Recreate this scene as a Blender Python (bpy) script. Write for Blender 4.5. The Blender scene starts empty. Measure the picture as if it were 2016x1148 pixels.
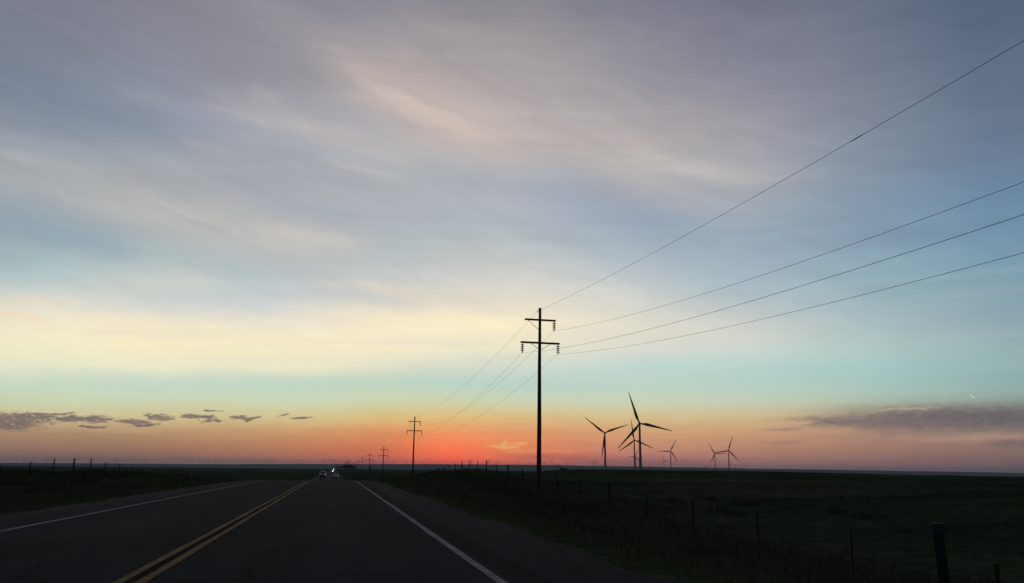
import bpy, bmesh, math, random
import numpy as np
from mathutils import Vector, Matrix, noise as mnoise

random.seed(7); rng = np.random.default_rng(7)
S = bpy.context.scene
COL = S.collection
RAD = math.radians

# ------------------------------------------------------------------ camera
FPX, W0, H0 = 1568.0, 2016.0, 1148.0
EYE = 1.15
PITCH = math.atan((921.6 - 574) / FPX)
YAW = RAD(12.13)          # clockwise from the road direction (+Y)
ROLL = RAD(0.6)
_f = Vector((math.sin(YAW) * math.cos(PITCH), math.cos(YAW) * math.cos(PITCH), math.sin(PITCH)))
_r = Vector((math.cos(YAW), -math.sin(YAW), 0)); _u = _r.cross(_f)
_r, _u = (math.cos(ROLL) * _r + math.sin(ROLL) * _u), (-math.sin(ROLL) * _r + math.cos(ROLL) * _u)

cam_d = bpy.data.cameras.new('camera'); cam = bpy.data.objects.new('camera', cam_d); COL.objects.link(cam)
cam_d.sensor_width = 36.0; cam_d.lens = FPX / W0 * 36.0
cam_d.clip_start = 0.1; cam_d.clip_end = 80000
M = Matrix((_r, _u, -_f)).transposed().to_4x4(); M.translation = Vector((0, 0, EYE))
cam.matrix_world = M
S.camera = cam

def ray(px, py):
    return (_f + (px - W0 / 2) / FPX * _r - (py - H0 / 2) / FPX * _u).normalized()
def azel(px, py):
    d = ray(px, py); return math.degrees(math.atan2(d.x, d.y)), math.degrees(math.asin(d.z))
def project(az, el):
    a, e = RAD(az), RAD(el)
    d = Vector((math.sin(a) * math.cos(e), math.cos(a) * math.cos(e), math.sin(e)))
    z = d.dot(_f)
    if z < 0.05: return None
    return W0 / 2 + FPX * d.dot(_r) / z, H0 / 2 - FPX * d.dot(_u) / z
def lin(c):
    return tuple((v / 255 / 12.92) if v / 255 <= .04045 else ((v / 255 + .055) / 1.055) ** 2.4 for v in c)

# ------------------------------------------------------------------ tags and small builders
def tag(o, label=None, cat=None, group=None, kind=None):
    if label: o['label'] = label
    if cat: o['category'] = cat
    if group: o['group'] = group
    if kind: o['kind'] = kind
    return o
def empty(name, loc, rz=0):
    o = bpy.data.objects.new(name, None); COL.objects.link(o); o.location = loc; o.rotation_euler = (0, 0, rz)
    o.empty_display_size = 0.3
    return o
def link(name, me, mat, parent=None, smooth=False):
    o = bpy.data.objects.new(name, me); COL.objects.link(o)
    if mat: me.materials.append(mat)
    if smooth:
        for p in me.polygons: p.use_smooth = True
    if parent: o.parent = parent
    return o
def from_bm(name, bm, mat, parent=None, smooth=False):
    me = bpy.data.meshes.new(name); bm.normal_update(); bm.to_mesh(me); bm.free()
    return link(name, me, mat, parent, smooth)
def from_arrays(name, verts, faces, mat, parent=None, smooth=False):
    me = bpy.data.meshes.new(name)
    verts = np.asarray(verts, np.float32); faces = np.asarray(faces, np.int32)
    n = faces.shape[1]
    me.vertices.add(len(verts)); me.vertices.foreach_set('co', verts.ravel())
    me.loops.add(faces.size); me.loops.foreach_set('vertex_index', faces.ravel())
    me.polygons.add(len(faces)); me.polygons.foreach_set('loop_start', np.arange(0, faces.size, n, dtype=np.int32))
    me.update(calc_edges=True)
    return link(name, me, mat, parent, smooth)
def box(bm, c, s, rz=0, bevel=0.0):
    r = bmesh.ops.create_cube(bm, size=1)
    vs = r['verts']
    bmesh.ops.scale(bm, vec=s, verts=vs)
    if bevel:
        es = list({e for v in vs for e in v.link_edges})
        bv = bmesh.ops.bevel(bm, geom=es, offset=bevel, segments=2, affect='EDGES', profile=.6)
        vs = list({v for f in bv['faces'] for v in f.verts} | {v for v in vs if v.is_valid})
    if rz: bmesh.ops.rotate(bm, cent=(0, 0, 0), matrix=Matrix.Rotation(rz, 3, 'Z'), verts=vs)
    bmesh.ops.translate(bm, vec=c, verts=vs)
def tube(bm, pts, rad, seg=8, cap=True):
    """A tube through pts; rad is one radius or one per point."""
    pts = [Vector(p) for p in pts]; n = len(pts)
    if not hasattr(rad, '__len__'): rad = [rad] * n
    rings = []
    for i, p in enumerate(pts):
        t = (pts[min(i + 1, n - 1)] - pts[max(i - 1, 0)]).normalized()
        a = Vector((0, 0, 1)) if abs(t.z) < .9 else Vector((1, 0, 0))
        e1 = t.cross(a).normalized(); e2 = t.cross(e1)
        rings.append([bm.verts.new(p + rad[i] * (math.cos(2 * math.pi * k / seg) * e1 + math.sin(2 * math.pi * k / seg) * e2)) for k in range(seg)])
    for i in range(n - 1):
        for k in range(seg):
            bm.faces.new((rings[i][k], rings[i][(k + 1) % seg], rings[i + 1][(k + 1) % seg], rings[i + 1][k]))
    if cap:
        bm.faces.new(rings[0][::-1]); bm.faces.new(rings[-1])
def copy_tree(o, parent=None):
    c = o.copy(); COL.objects.link(c); c.parent = parent
    for ch in list(o.children): copy_tree(ch, c)
    return c

# ------------------------------------------------------------------ materials
def mat(name, build):
    m = bpy.data.materials.new(name); m.use_nodes = True
    nt = m.node_tree; b = nt.nodes['Principled BSDF']
    build(nt, b)
    return m
def simple(name, col, rough=.8, metal=0.0, var=.25, scale=3.0, stretch=(1, 1, 1), spec=.3, bump=0.0):
    def f(nt, b):
        tc = nt.nodes.new('ShaderNodeTexCoord'); mp = nt.nodes.new('ShaderNodeMapping')
        mp.inputs['Scale'].default_value = stretch
        n = nt.nodes.new('ShaderNodeTexNoise'); n.inputs['Scale'].default_value = scale; n.inputs['Detail'].default_value = 5
        r = nt.nodes.new('ShaderNodeValToRGB')
        r.color_ramp.elements[0].position = .3; r.color_ramp.elements[1].position = .72
        r.color_ramp.elements[0].color = tuple(c * (1 - var) for c in col) + (1,)
        r.color_ramp.elements[1].color = tuple(min(1, c * (1 + var)) for c in col) + (1,)
        L = nt.links.new
        L(tc.outputs['Object'], mp.inputs['Vector']); L(mp.outputs['Vector'], n.inputs['Vector'])
        L(n.outputs['Fac'], r.inputs['Fac']); L(r.outputs['Color'], b.inputs['Base Color'])
        if bump:
            bp = nt.nodes.new('ShaderNodeBump'); bp.inputs['Strength'].default_value = bump; bp.inputs['Distance'].default_value = .02
            L(n.outputs['Fac'], bp.inputs['Height']); L(bp.outputs['Normal'], b.inputs['Normal'])
        b.inputs['Roughness'].default_value = rough; b.inputs['Metallic'].default_value = metal
        b.inputs['Specular IOR Level'].default_value = spec
    return mat(name, f)

m_wood = simple('weathered_pole_wood', (.07, .05, .036), .9, var=.4, scale=4, stretch=(6, 6, .5), spec=.15, bump=.4)
m_post = simple('fence_post_wood', (.045, .038, .03), .95, var=.4, scale=8, stretch=(4, 4, .6), spec=.1)
m_steel = simple('galvanised_steel', (.12, .12, .125), .6, .6, var=.2)
m_wire = simple('wire_metal', (.05, .05, .055), .55, .5, var=.1)
m_porc = simple('brown_porcelain', (.05, .028, .018), .35, var=.2, spec=.5)
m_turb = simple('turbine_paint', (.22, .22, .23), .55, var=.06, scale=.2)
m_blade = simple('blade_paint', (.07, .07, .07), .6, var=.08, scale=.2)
m_white = simple('car_paint_white', (.75, .75, .76), .3, var=.04, spec=.5)
m_silver = simple('car_paint_silver', (.28, .29, .3), .3, .3, var=.04, spec=.5)
m_dark = simple('car_paint_dark', (.03, .03, .035), .3, var=.1, spec=.5)
m_black = simple('black_trim', (.012, .012, .013), .5, var=.1)
m_glass = simple('tinted_glass', (.015, .017, .02), .08, var=.05, spec=.6)
m_tyre = simple('tyre_rubber', (.015, .015, .015), .9, var=.2)
m_rim = simple('wheel_rim', (.35, .35, .36), .4, .6, var=.1)
m_plate = simple('bright_bumper', (.75, .75, .74), .25, .2, var=.05)
m_reflect = simple('dark_reflector', (.028, .03, .04), .5, var=.1)  # dark blue-grey tone of the near marker's cap
m_reflector = simple('reflector_sheet', (.95, .95, .95), .4, var=.02)
m_poly = simple('dark_plastic_post', (.009, .01, .011), .7, var=.2)
m_concrete = simple('pale_concrete', (.3, .29, .28), .9, var=.15, scale=.3)
def paint(name, col):
    def f(nt, b):
        L = nt.links.new; tc = nt.nodes.new('ShaderNodeTexCoord')
        def nz(sc, s):
            mp = nt.nodes.new('ShaderNodeMapping'); mp.inputs['Scale'].default_value = s
            n = nt.nodes.new('ShaderNodeTexNoise'); n.inputs['Scale'].default_value = sc; n.inputs['Detail'].default_value = 7; n.inputs['Roughness'].default_value = .75
            L(tc.outputs['Object'], mp.inputs['Vector']); L(mp.outputs['Vector'], n.inputs['Vector']); return n.outputs['Fac']
        r = nt.nodes.new('ShaderNodeValToRGB'); cr = r.color_ramp; cr.elements.new(.46); cr.elements.new(.6)
        for e, (p, c) in zip(cr.elements, ((.34, (.035, .035, .035)), (.45, tuple(v * .55 for v in col)), (.55, col), (.78, tuple(v * 1.25 for v in col)))):
            e.position = p; e.color = tuple(c) + (1,)
        m = nt.nodes.new('ShaderNodeMath'); m.operation = 'MULTIPLY_ADD'; m.inputs[1].default_value = .6
        a = nt.nodes.new('ShaderNodeMath'); a.operation = 'MULTIPLY'; a.inputs[1].default_value = .4
        L(nz(1.1, (1, .5, 1)), a.inputs[0]); L(nz(14, (1, .6, 1)), m.inputs[0]); L(a.outputs[0], m.inputs[2])
        L(m.outputs[0], r.inputs['Fac']); L(r.outputs['Color'], b.inputs['Base Color'])
        b.inputs['Roughness'].default_value = .9; b.inputs['Specular IOR Level'].default_value = .08
    return mat(name, f)
m_yellow = paint('worn_yellow_paint', (.30, .19, .065))
m_line = paint('worn_white_paint', (.36, .36, .35))
m_scuff = simple('faint_scuff_paint', (.065, .065, .065), .9, var=.4, scale=6)
m_bark = simple('bark', (.04, .03, .022), .95, var=.3)
def emit(name, col, s):
    def f(nt, b):
        b.inputs['Emission Color'].default_value = col + (1,); b.inputs['Emission Strength'].default_value = s
        b.inputs['Base Color'].default_value = (.8, .8, .8, 1)
    return mat(name, f)
m_lamp = emit('lit_headlamp', (1, .97, .9), 24)
m_lamp_off = simple('clear_lamp_lens', (.3, .3, .31), .15, var=.05, spec=.6)
m_tail = simple('red_lamp_lens', (.16, .01, .01), .2, var=.1, spec=.5)

def ramp(nt, stops, fac):
    r = nt.nodes.new('ShaderNodeValToRGB'); cr = r.color_ramp
    while len(cr.elements) < len(stops): cr.elements.new(.5)
    for e, (p, c) in zip(cr.elements, stops): e.position = p; e.color = tuple(c) + (1,)
    nt.links.new(fac, r.inputs['Fac']); return r.outputs['Color']

def grass_mat(name, a, bcol, c):
    def f(nt, b):
        g = nt.nodes.new('ShaderNodeNewGeometry')
        col = ramp(nt, [(0, a), (.55, bcol), (1, c)], g.outputs['Random Per Island'])
        nt.links.new(col, b.inputs['Base Color']); b.inputs['Roughness'].default_value = .9
        b.inputs['Specular IOR Level'].default_value = .1
    return mat(name, f)
m_grass = grass_mat('grass_blades', (.065, .1, .036), (.1, .128, .05), (.19, .155, .085))
m_weed = grass_mat('weed_leaves', (.05, .07, .028), (.075, .09, .04), (.13, .105, .06))
m_leaf = grass_mat('tree_leaves', (.03, .04, .018), (.045, .055, .025), (.06, .065, .03))

def ground_build(nt, b):
    L = nt.links.new
    tc = nt.nodes.new('ShaderNodeTexCoord')
    def nz(scale, sx=1, sy=1, det=6, rough=.6):
        mp = nt.nodes.new('ShaderNodeMapping'); mp.inputs['Scale'].default_value = (sx, sy, 1)
        n = nt.nodes.new('ShaderNodeTexNoise'); n.inputs['Scale'].default_value = scale
        n.inputs['Detail'].default_value = det; n.inputs['Roughness'].default_value = rough
        L(tc.outputs['Object'], mp.inputs['Vector']); L(mp.outputs['Vector'], n.inputs['Vector']); return n.outputs['Fac']
    big = ramp(nt, [(.3, (.033, .054, .024)), (.5, (.052, .072, .032)), (.68, (.115, .095, .055))], nz(.045, 1, 1))
    fine = ramp(nt, [(.25, (.35, .35, .35)), (.75, (1.5, 1.5, 1.5))], nz(1.6, 1, 1, 8, .7))
    row = ramp(nt, [(.36, (.4, .42, .4)), (.5, (1, 1, 1)), (.7, (1.25, 1.15, 1.1))], nz(.06, .25, 1.4, 5, .65))
    m1 = nt.nodes.new('ShaderNodeMixRGB'); m1.blend_type = 'MULTIPLY'; m1.inputs[0].default_value = 1
    m2 = nt.nodes.new('ShaderNodeMixRGB'); m2.blend_type = 'MULTIPLY'; m2.inputs[0].default_value = 1
    L(big, m1.inputs[1]); L(fine, m1.inputs[2]); L(m1.outputs[0], m2.inputs[1]); L(row, m2.inputs[2])
    L(m2.outputs[0], b.inputs['Base Color'])
    b.inputs['Roughness'].default_value = 1; b.inputs['Specular IOR Level'].default_value = 0
m_ground = mat('prairie_ground', ground_build)

X_EL, X_WL, X_CL, X_WR, X_ER = -7.3, -5.55, -1.93, 1.74, 3.5
def road_build(nt, b):
    L = nt.links.new
    tc = nt.nodes.new('ShaderNodeTexCoord')
    sp = nt.nodes.new('ShaderNodeSeparateXYZ'); L(tc.outputs['Object'], sp.inputs[0])
    mr = nt.nodes.new('ShaderNodeMapRange'); mr.inputs['From Min'].default_value = -8; mr.inputs['From Max'].default_value = 4
    L(sp.outputs['X'], mr.inputs['Value'])
    def p(x): return (x + 8) / 12
    g = lambda v, t=0.0: (v * .76 * (1 + t), v * .77, v * .75 * (1 - t))
    bands = ramp(nt, [(p(-7.3), g(.062, .05)), (p(-5.75), g(.058, .03)), (p(-5.6), g(.05)), (p(-4.8), g(.044)), (p(-3.9), g(.05)), (p(-3.0), g(.045)),
                      (p(-2.15), g(.05)), (p(-2.05), g(.013, .12)), (p(-1.82), g(.013, .12)), (p(-1.7), g(.05)), (p(-1.0), g(.046)), (p(0), g(.053)), (p(.9), g(.046)), (p(1.55), g(.05)),
                      (p(1.85), g(.05)), (p(1.95), g(.034)), (p(2.2), g(.034)), (p(2.32), g(.058)), (p(2.7), g(.05, .03)), (p(3.5), g(.05, .06))], mr.outputs['Result'])
    def nz(scale, s=(1, 1, 1), det=6, rough=.6):
        mp = nt.nodes.new('ShaderNodeMapping'); mp.inputs['Scale'].default_value = s
        n = nt.nodes.new('ShaderNodeTexNoise'); n.inputs['Scale'].default_value = scale
        n.inputs['Detail'].default_value = det; n.inputs['Roughness'].default_value = rough
        L(tc.outputs['Object'], mp.inputs['Vector']); L(mp.outputs['Vector'], n.inputs['Vector']); return n.outputs['Fac']
    patch = ramp(nt, [(.3, (.66, .66, .67)), (.7, (1.28, 1.27, 1.25))], nz(.6, (1, .16, 1), 7))
    grit = ramp(nt, [(.3, (.5, .5, .5)), (.7, (1.5, 1.5, 1.5))], nz(22, (1, 1, 1), 5, .85))
    # fine cracks: ridges of a warped cell pattern, long and few
    vo = nt.nodes.new('ShaderNodeTexVoronoi'); vo.feature = 'DISTANCE_TO_EDGE'; vo.inputs['Scale'].default_value = .22
    mp = nt.nodes.new('ShaderNodeMapping'); mp.inputs['Scale'].default_value = (1, .8, 1)
    wn = nt.nodes.new('ShaderNodeTexNoise'); wn.inputs['Scale'].default_value = .9; wn.inputs['Detail'].default_value = 5
    L(tc.outputs['Object'], wn.inputs['Vector'])
    va = nt.nodes.new('ShaderNodeVectorMath'); va.operation = 'MULTIPLY_ADD'; va.inputs[1].default_value = (1.2, 1.2, 0)
    L(wn.outputs['Color'], va.inputs[0]); L(tc.outputs['Object'], va.inputs[2]); L(va.outputs[0], mp.inputs['Vector']); L(mp.outputs['Vector'], vo.inputs['Vector'])
    crack = ramp(nt, [(0, (.5, .5, .5)), (.003, (.65, .65, .65)), (.006, (1, 1, 1))], vo.outputs['Distance'])
    cur = bands
    for c in (patch, grit, crack):
        m = nt.nodes.new('ShaderNodeMixRGB'); m.blend_type = 'MULTIPLY'; m.inputs[0].default_value = 1
        L(cur, m.inputs[1]); L(c, m.inputs[2]); cur = m.outputs[0]
    L(cur, b.inputs['Base Color'])
    b.inputs['Roughness'].default_value = 1; b.inputs['Specular IOR Level'].default_value = .02
m_road = mat('worn_asphalt', road_build)

# ------------------------------------------------------------------ terrain
def sstep(a, b, x):
    t = np.clip((x - a) / (b - a), 0, 1); return t * t * (3 - 2 * t)
def zroad(y):
    y = np.asarray(y, float)
    s = .0185
    def q(y):                       # gentle crest, steady fall, then level
        a = np.clip(y - 55, 0, 30); z = -.5 * s / 30 * a * a
        z = z - s * np.clip(y - 85, 0, 110)
        c = np.clip(y - 195, 0, 60); return z - (s * c - .5 * s / 60 * c * c)
    z = q(y) - 2.8 * np.clip((y - 290) / 860, 0, 1)
    return z
def fence_right(y):
    return np.interp(y, [-60, 0, 15, 19.3, 24.4, 34, 43.7, 52, 58.6, 68, 75, 80, 88, 93, 110, 140, 180, 230, 300, 1150, 2400],
                     [-1.2, -1.75, -1.72, -1.62, -1.38, -.9, -.55, -.14, .18, .5, .68, .68, .5, .3, -.1, -.9, -1.9, -2.6, -2.95, -5.8, -6.6])
def fence_left(y):
    return np.interp(y, [-60, 0, 25, 45, 53.7, 58, 63, 67, 72, 76, 80.6, 85, 100, 150, 220, 300, 1150, 2400],
                     [-.4, -.4, -.38, -.25, -.14, .07, .22, .26, .22, .11, -.1, -.27, -.55, -1.5, -2.5, -3., -5.9, -6.6])
X_FR, X_FL = 13.5, -19.3
RIDGE = ([-25, -18, -8, -3, 2, 7, 15, 22, 30, 44, 60], [0, 0, 1.4, 3.4, 4.8, 6.2, 6.6, 5.2, 3.6, 1.0, 0])
def ridge_px(az): return np.interp(az, *RIDGE)
RIDGE_R = 14000.0
def wob(x, y, s):
    return np.sin(x / s + 1.3) * np.cos(y / s * 1.17 + .4) + .5 * np.sin(x / s * 2.3 + y / s * 1.7) + .35 * np.sin(x / s * 4.9 - y / s * 3.3 + 2)
def far_z(r, az):
    top = EYE + ridge_px(az) / 1605 * RIDGE_R + 1.6 * np.sin(az * 2.1) + 1.2 * np.sin(az * 5.3 + 1) + .7 * np.sin(az * 13)
    z = -6.6 + (-68) * sstep(2400, 5200, r)
    up = sstep(7800, RIDGE_R, r)
    return z * (1 - up) + top * up - 4 * sstep(RIDGE_R + 300, RIDGE_R + 5000, r)
def terrain(x, y):
    x = np.asarray(x, float); y = np.asarray(y, float)
    r = np.hypot(x, y); az = np.degrees(np.arctan2(x, np.maximum(y, 1e-6)))
    az = np.where(y < 0, np.sign(x) * 90, az)
    zr = zroad(y)
    # right: verge down to the fence, then the field
    h2 = np.interp(r, [0, 18, 40, 80, 150, 300, 420, 700, 2400], [-2.0, -1.88, -.85, .3, .74, .95, .2, -4.6, -6.6])
    h2 = h2 - .85 * sstep(27, 43, az) * sstep(110, 260, r)
    w = sstep(8, 17, az)
    hr = fence_right(y) * (1 - w) + h2 * w
    s = sstep(X_ER + .15, X_ER + 7.5, x)
    zright = zr * (1 - s) + hr * s - .22 * np.exp(-((x - 6) / 1.6) ** 2) * sstep(15, 45, y)
    # left: verge up to the fence bank, then the fall behind it
    hl2 = np.interp(r, [0, 45, 62, 78, 105, 150, 220, 300, 1150, 2400], [-.5, -.3, .08, .14, -.4, -1.5, -2.5, -3.1, -6., -6.6])
    wl = sstep(-X_FL + 1, -X_FL + 14, -x)
    hl = fence_left(y) * (1 - wl) + hl2 * wl
    s2 = sstep(-X_EL + .15, -X_EL + 8.5, -x)
    zleft = zr * (1 - s2) + hl * s2 - .2 * np.exp(-((x + 10) / 1.6) ** 2)
    z = np.where(x > X_ER, zright, np.where(x < X_EL, zleft, zr - .07))
    off = np.where(x > X_ER, x - X_ER, np.where(x < X_EL, X_EL - x, 0))
    z = z + sstep(1, 8, off) * (.05 * wob(x, y, 3.1) + .07 * wob(x, y, 9.)) * (1 - sstep(400, 900, r))
    far = far_z(r, az)
    k = sstep(1500, 2400, r)
    return z * (1 - k) + far * k
def tz(x, y): return float(terrain(np.array([x]), np.array([y]))[0])

def geo(a, b, g, d):
    out = [a]
    while out[-1] < b: d *= g; out.append(out[-1] + d)
    return out
LIM = 23000
ys_f = list(np.arange(-6, 110, .7)) + geo(110, LIM, 1.032, .7)
ys_b = [-v for v in geo(8, LIM, 1.35, 2)][::-1]
ys = np.array(ys_b + ys_f)
xr = [X_ER + .03] + list(np.arange(X_ER + .3, 30, .55)); xr = xr + geo(xr[-1] + .5, LIM, 1.05, .55)
xl = [X_EL - .03] + list(np.arange(X_EL - .3, -34, -.55)); xl = [-v for v in geo(-xl[-1] + .5, LIM, 1.05, .55)][::-1] + xl[::-1]
xs = np.array(xl + [X_EL + .02, -4, X_CL, 0, X_ER - .02] + xr)
gx, gy = np.meshgrid(xs, ys)
gz = terrain(gx, gy)
nx, ny = len(xs), len(ys)
idx = np.arange(nx * ny).reshape(ny, nx)
fc = np.stack([idx[:-1, :-1], idx[:-1, 1:], idx[1:, 1:], idx[1:, :-1]], -1).reshape(-1, 4)
ground = from_arrays('ground', np.stack([gx, gy, gz], -1).reshape(-1, 3), fc, m_ground, smooth=True)
tag(ground, 'dark prairie fields on both sides of the highway, rising to a hazy ridge', kind='structure')

# road and its paint share the ground's rows, so nothing crosses
ry = ys[(ys > -70) & (ys < 2300)]
def strip(name, x0, x1, lift, mt, y0=-70, y1=2300, jag=0.0, n=1):
    yy = ry[(ry > y0) & (ry < y1)]
    if y0 > -70: yy = np.concatenate([[y0], yy])
    if y1 < 2300: yy = np.concatenate([yy, [y1]])
    cx = np.linspace(x0, x1, n + 1)
    X, Y = np.meshgrid(cx, yy)
    if jag:
        j = rng.normal(0, jag, len(yy)); j = np.convolve(j, [.25, .5, .25], 'same')
        j2 = rng.normal(0, jag, len(yy)); j2 = np.convolve(j2, [.25, .5, .25], 'same')
        X[:, 0] += j; X[:, -1] += j2
    yc = np.interp(Y, ry, zroad(ry))
    Z = yc + lift
    i = np.arange(X.size).reshape(X.shape)
    f = np.stack([i[:-1, :-1], i[:-1, 1:], i[1:, 1:], i[1:, :-1]], -1).reshape(-1, 4)
    o = from_arrays(name, np.stack([X, Y, Z], -1).reshape(-1, 3), f, mt, smooth=True)
    return tag(o, kind='structure')
strip('road', X_EL, X_ER, 0, m_road, jag=.09, n=8)['label'] = 'two lane asphalt highway running straight to the horizon'
strip('edge_line', X_WL - .055, X_WL + .055, .004, m_line, jag=.009)['label'] = 'white edge line on the far left side of the road'
strip('edge_line', X_WR - .055, X_WR + .055, .004, m_line, jag=.009)['label'] = 'white edge line on the right side of the road'
strip('centre_line', X_CL - .16, X_CL - .055, .004, m_yellow, jag=.009)['label'] = 'left stripe of the double yellow centre line'
strip('centre_line', X_CL + .055, X_CL + .16, .004, m_yellow, jag=.009)['label'] = 'right stripe of the double yellow centre line'
strip('scuff_mark', -4.41, -4.375, .004, m_scuff, 14.0, 15.4, jag=.015)['label'] = 'faint pale scuff in the oncoming lane'
strip('scuff_mark', 2.66, 2.71, .004, m_scuff, 33, 52, jag=.01)['label'] = 'faint pale line on the right shoulder'

# ------------------------------------------------------------------ haze
bm = bmesh.new(); box(bm, (0, 0, 30), (48000, 48000, 216))
haze = from_bm('haze', bm, None); tag(haze, kind='stuff'); haze['label'] = 'thin dusk haze over the plain'
mh = bpy.data.materials.new('dusk_haze'); mh.use_nodes = True; nt = mh.node_tree
nt.nodes.remove(nt.nodes['Principled BSDF'])
pv = nt.nodes.new('ShaderNodeVolumePrincipled'); pv.inputs['Color'].default_value = (.72, .88, 1.0, 1)
HAZE = 4.8e-5
pv.inputs['Density'].default_value = HAZE; pv.inputs['Anisotropy'].default_value = 0.0
nt.links.new(pv.outputs[0], nt.nodes['Material Output'].inputs['Volume'])
haze.data.materials.append(mh)

# ------------------------------------------------------------------ utility poles
POLE_X, POLE_H = 12.9, 11.9
Y0, DY = 51.2, 87.2
def make_pole():
    root = empty('utility_pole', (0, 0, 0))
    bm = bmesh.new()
    tube(bm, [(0, 0, -.5), (0, 0, 0), (0.01, 0, 4), (-.005, 0, 8), (.01, 0, POLE_H - .05), (.01, 0, POLE_H)], [.165, .16, .137, .112, .085, .06], 14)
    from_bm('shaft', bm, m_wood, root, True)
    bm = bmesh.new()                          # pole top bracket with the shield wire clamp
    tube(bm, [(-.08, -.02, POLE_H - .12), (-.17, -.03, POLE_H - .2), (-.17, -.03, POLE_H - .28)], .018, 6)
    tube(bm, [(-.17, -.09, POLE_H - .29), (-.17, .04, POLE_H - .29)], .022, 6)
    for dz in (.1, .2, .3): tube(bm, [(-.11, 0, POLE_H - dz), (.11, 0, POLE_H - dz)], .014, 6)
    from_bm('bracket', bm, m_steel, root)
    bm = bmesh.new(); box(bm, (0, -.13, POLE_H - .86), (2.13, .1, .12), bevel=.012)
    from_bm('crossarm', bm, m_wood, root)
    bm = bmesh.new(); box(bm, (0, -.145, POLE_H - 2.42), (2.68, .1, .125), bevel=.012)
    from_bm('crossarm', bm, m_wood, root)
    for x, z0, z1 in ((-.85, POLE_H - .92, POLE_H - 1.52), (-.62, POLE_H - 2.48, POLE_H - 2.84), (.68, POLE_H - 2.48, POLE_H - 2.84)):
        bm = bmesh.new(); tube(bm, [(x, -.16, z0), (.1 * (1 if x > 0 else -1), -.12, z1)], .016, 6)
        from_bm('brace', bm, m_steel, root)
    for x, z in INS:
        bm = bmesh.new()
        prof = []
        zz = z
        prof.append((.012, zz)); 
        for k in range(4):
            a = zz - .10 - k * .132
            prof += [(.012, a + .06), (.03, a + .045), (.05, a + .022), (.128, a - .03), (.12, a - .038), (.025, a - .026), (.012, a - .034)]
        prof.append((.012, z - .60))
        rings = []
        for (r, h) in prof: rings.append([bm.verts.new((x + r * math.cos(t * math.pi / 6), -.145 + r * math.sin(t * math.pi / 6), h)) for t in range(12)])
        for i in range(len(rings) - 1):
            for k in range(12): bm.faces.new((rings[i][k], rings[i + 1][k], rings[i + 1][(k + 1) % 12], rings[i][(k + 1) % 12]))
        ins = from_bm('insulator', bm, m_porc, root)
        bm = bmesh.new(); box(bm, (x, -.145, z - .635), (.045, .2, .06), bevel=.01)
        from_bm('clamp', bm, m_steel, ins)
    return root
INS = ((.96, POLE_H - .92), (-1.22, POLE_H - 2.48), (1.23, POLE_H - 2.48))
pole0 = make_pole()
dist_words = ['nearest tall wooden utility pole with two crossarms, between road and turbines',
              'second utility pole, left of the red sunset glow, smaller than the nearest pole',
              'third utility pole down the line, next behind the one beside the glow',
              'fourth utility pole down the line, small, crossarms just above the horizon ridge',
              'fifth utility pole in the receding line, crossarms low over the horizon ridge',
              'sixth utility pole in the receding line, thin, barely higher than the ridge',
              'seventh utility pole in the receding line, a thin mark beside far trees',
              'eighth utility pole in the receding line, tiny, its top at the ridge line']
GP = 'utility poles in a line along the right of the highway'
TOPS = [(1061, 601.5), (817, 820), (753, 879), (725, 892), (711.5, 898), (701, 906), (695.5, 909.5), (690.5, 913)]
pole_z = {}
zfix = {0: None}
poles = []
for k in range(13):
    y = Y0 + DY * k; x = POLE_X
    o = pole0 if k == 0 else copy_tree(pole0)
    z = tz(x, y) - .05
    if k < len(TOPS):                      # pole heights differ: set by where the top reaches
        e = RAD(azel(*TOPS[k])[1]); z = min(EYE + math.hypot(x, y) * math.tan(e) - POLE_H, z + .3)
    o.location = (x, y, z); o.rotation_euler = (RAD(random.uniform(-.3, .3)), RAD(random.uniform(-.6, .6)) if k else RAD(.25), 0)
    pole_z[k] = z
    lb = dist_words[k] if k < 8 else 'tiny far utility pole among the last ones of the receding line'
    tag(o, lb, 'utility pole', GP if k < 8 else 'last poles of the line')
    poles.append(o)
# the next pole towards and past the camera only fixes where the wires come from
pole_z[-1] = -1.9
def wire_at(k, dx, dz, s):
    return Vector((POLE_X + dx, Y0 + DY * k - .145, pole_z[k] + dz))
heads = [(-.17, POLE_H - .29, 1.25, 'thin overhead shield wire running from the tops of the poles'),
         (INS[0][0], INS[0][1] - .66, 2.3, 'overhead wire under the short upper crossarms'),
         (INS[1][0], INS[1][1] - .66, 2.2, 'overhead wire on the road side of the long lower crossarms'),
         (INS[2][0], INS[2][1] - .66, 2.15, 'overhead wire on the field side of the long lower crossarms')]
for dx, dz, sag, lb in heads:
    bm = bmesh.new(); pts = []
    for k in range(-1, 12):
        a, b = wire_at(k, dx, dz, sag), wire_at(k + 1, dx, dz, sag)
        n = 40 if k < 1 else 16
        for i in range(n):
            t = i / n; p = a.lerp(b, t); p.z -= (sag if k < 0 else min(sag, 1.8)) * 4 * t * (1 - t); pts.append(p)
    pts.append(b)
    tube(bm, pts, .006, 6)
    o = from_bm('overhead_wire', bm, m_wire, None, True); tag(o, lb, 'power line', 'overhead wires between the utility poles')
    if dx == -.17:                                           # splice sleeve
        a, b = wire_at(-1, dx, dz, sag), wire_at(0, dx, dz, sag); q = []
        for t in (.606, .609, .612): 
            p = a.lerp(b, t); p.z -= sag * 4 * t * (1 - t); q.append(p)
        bm = bmesh.new(); tube(bm, q, [.011, .015, .011], 8); from_bm('splice_sleeve', bm, m_wire, o)

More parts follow.
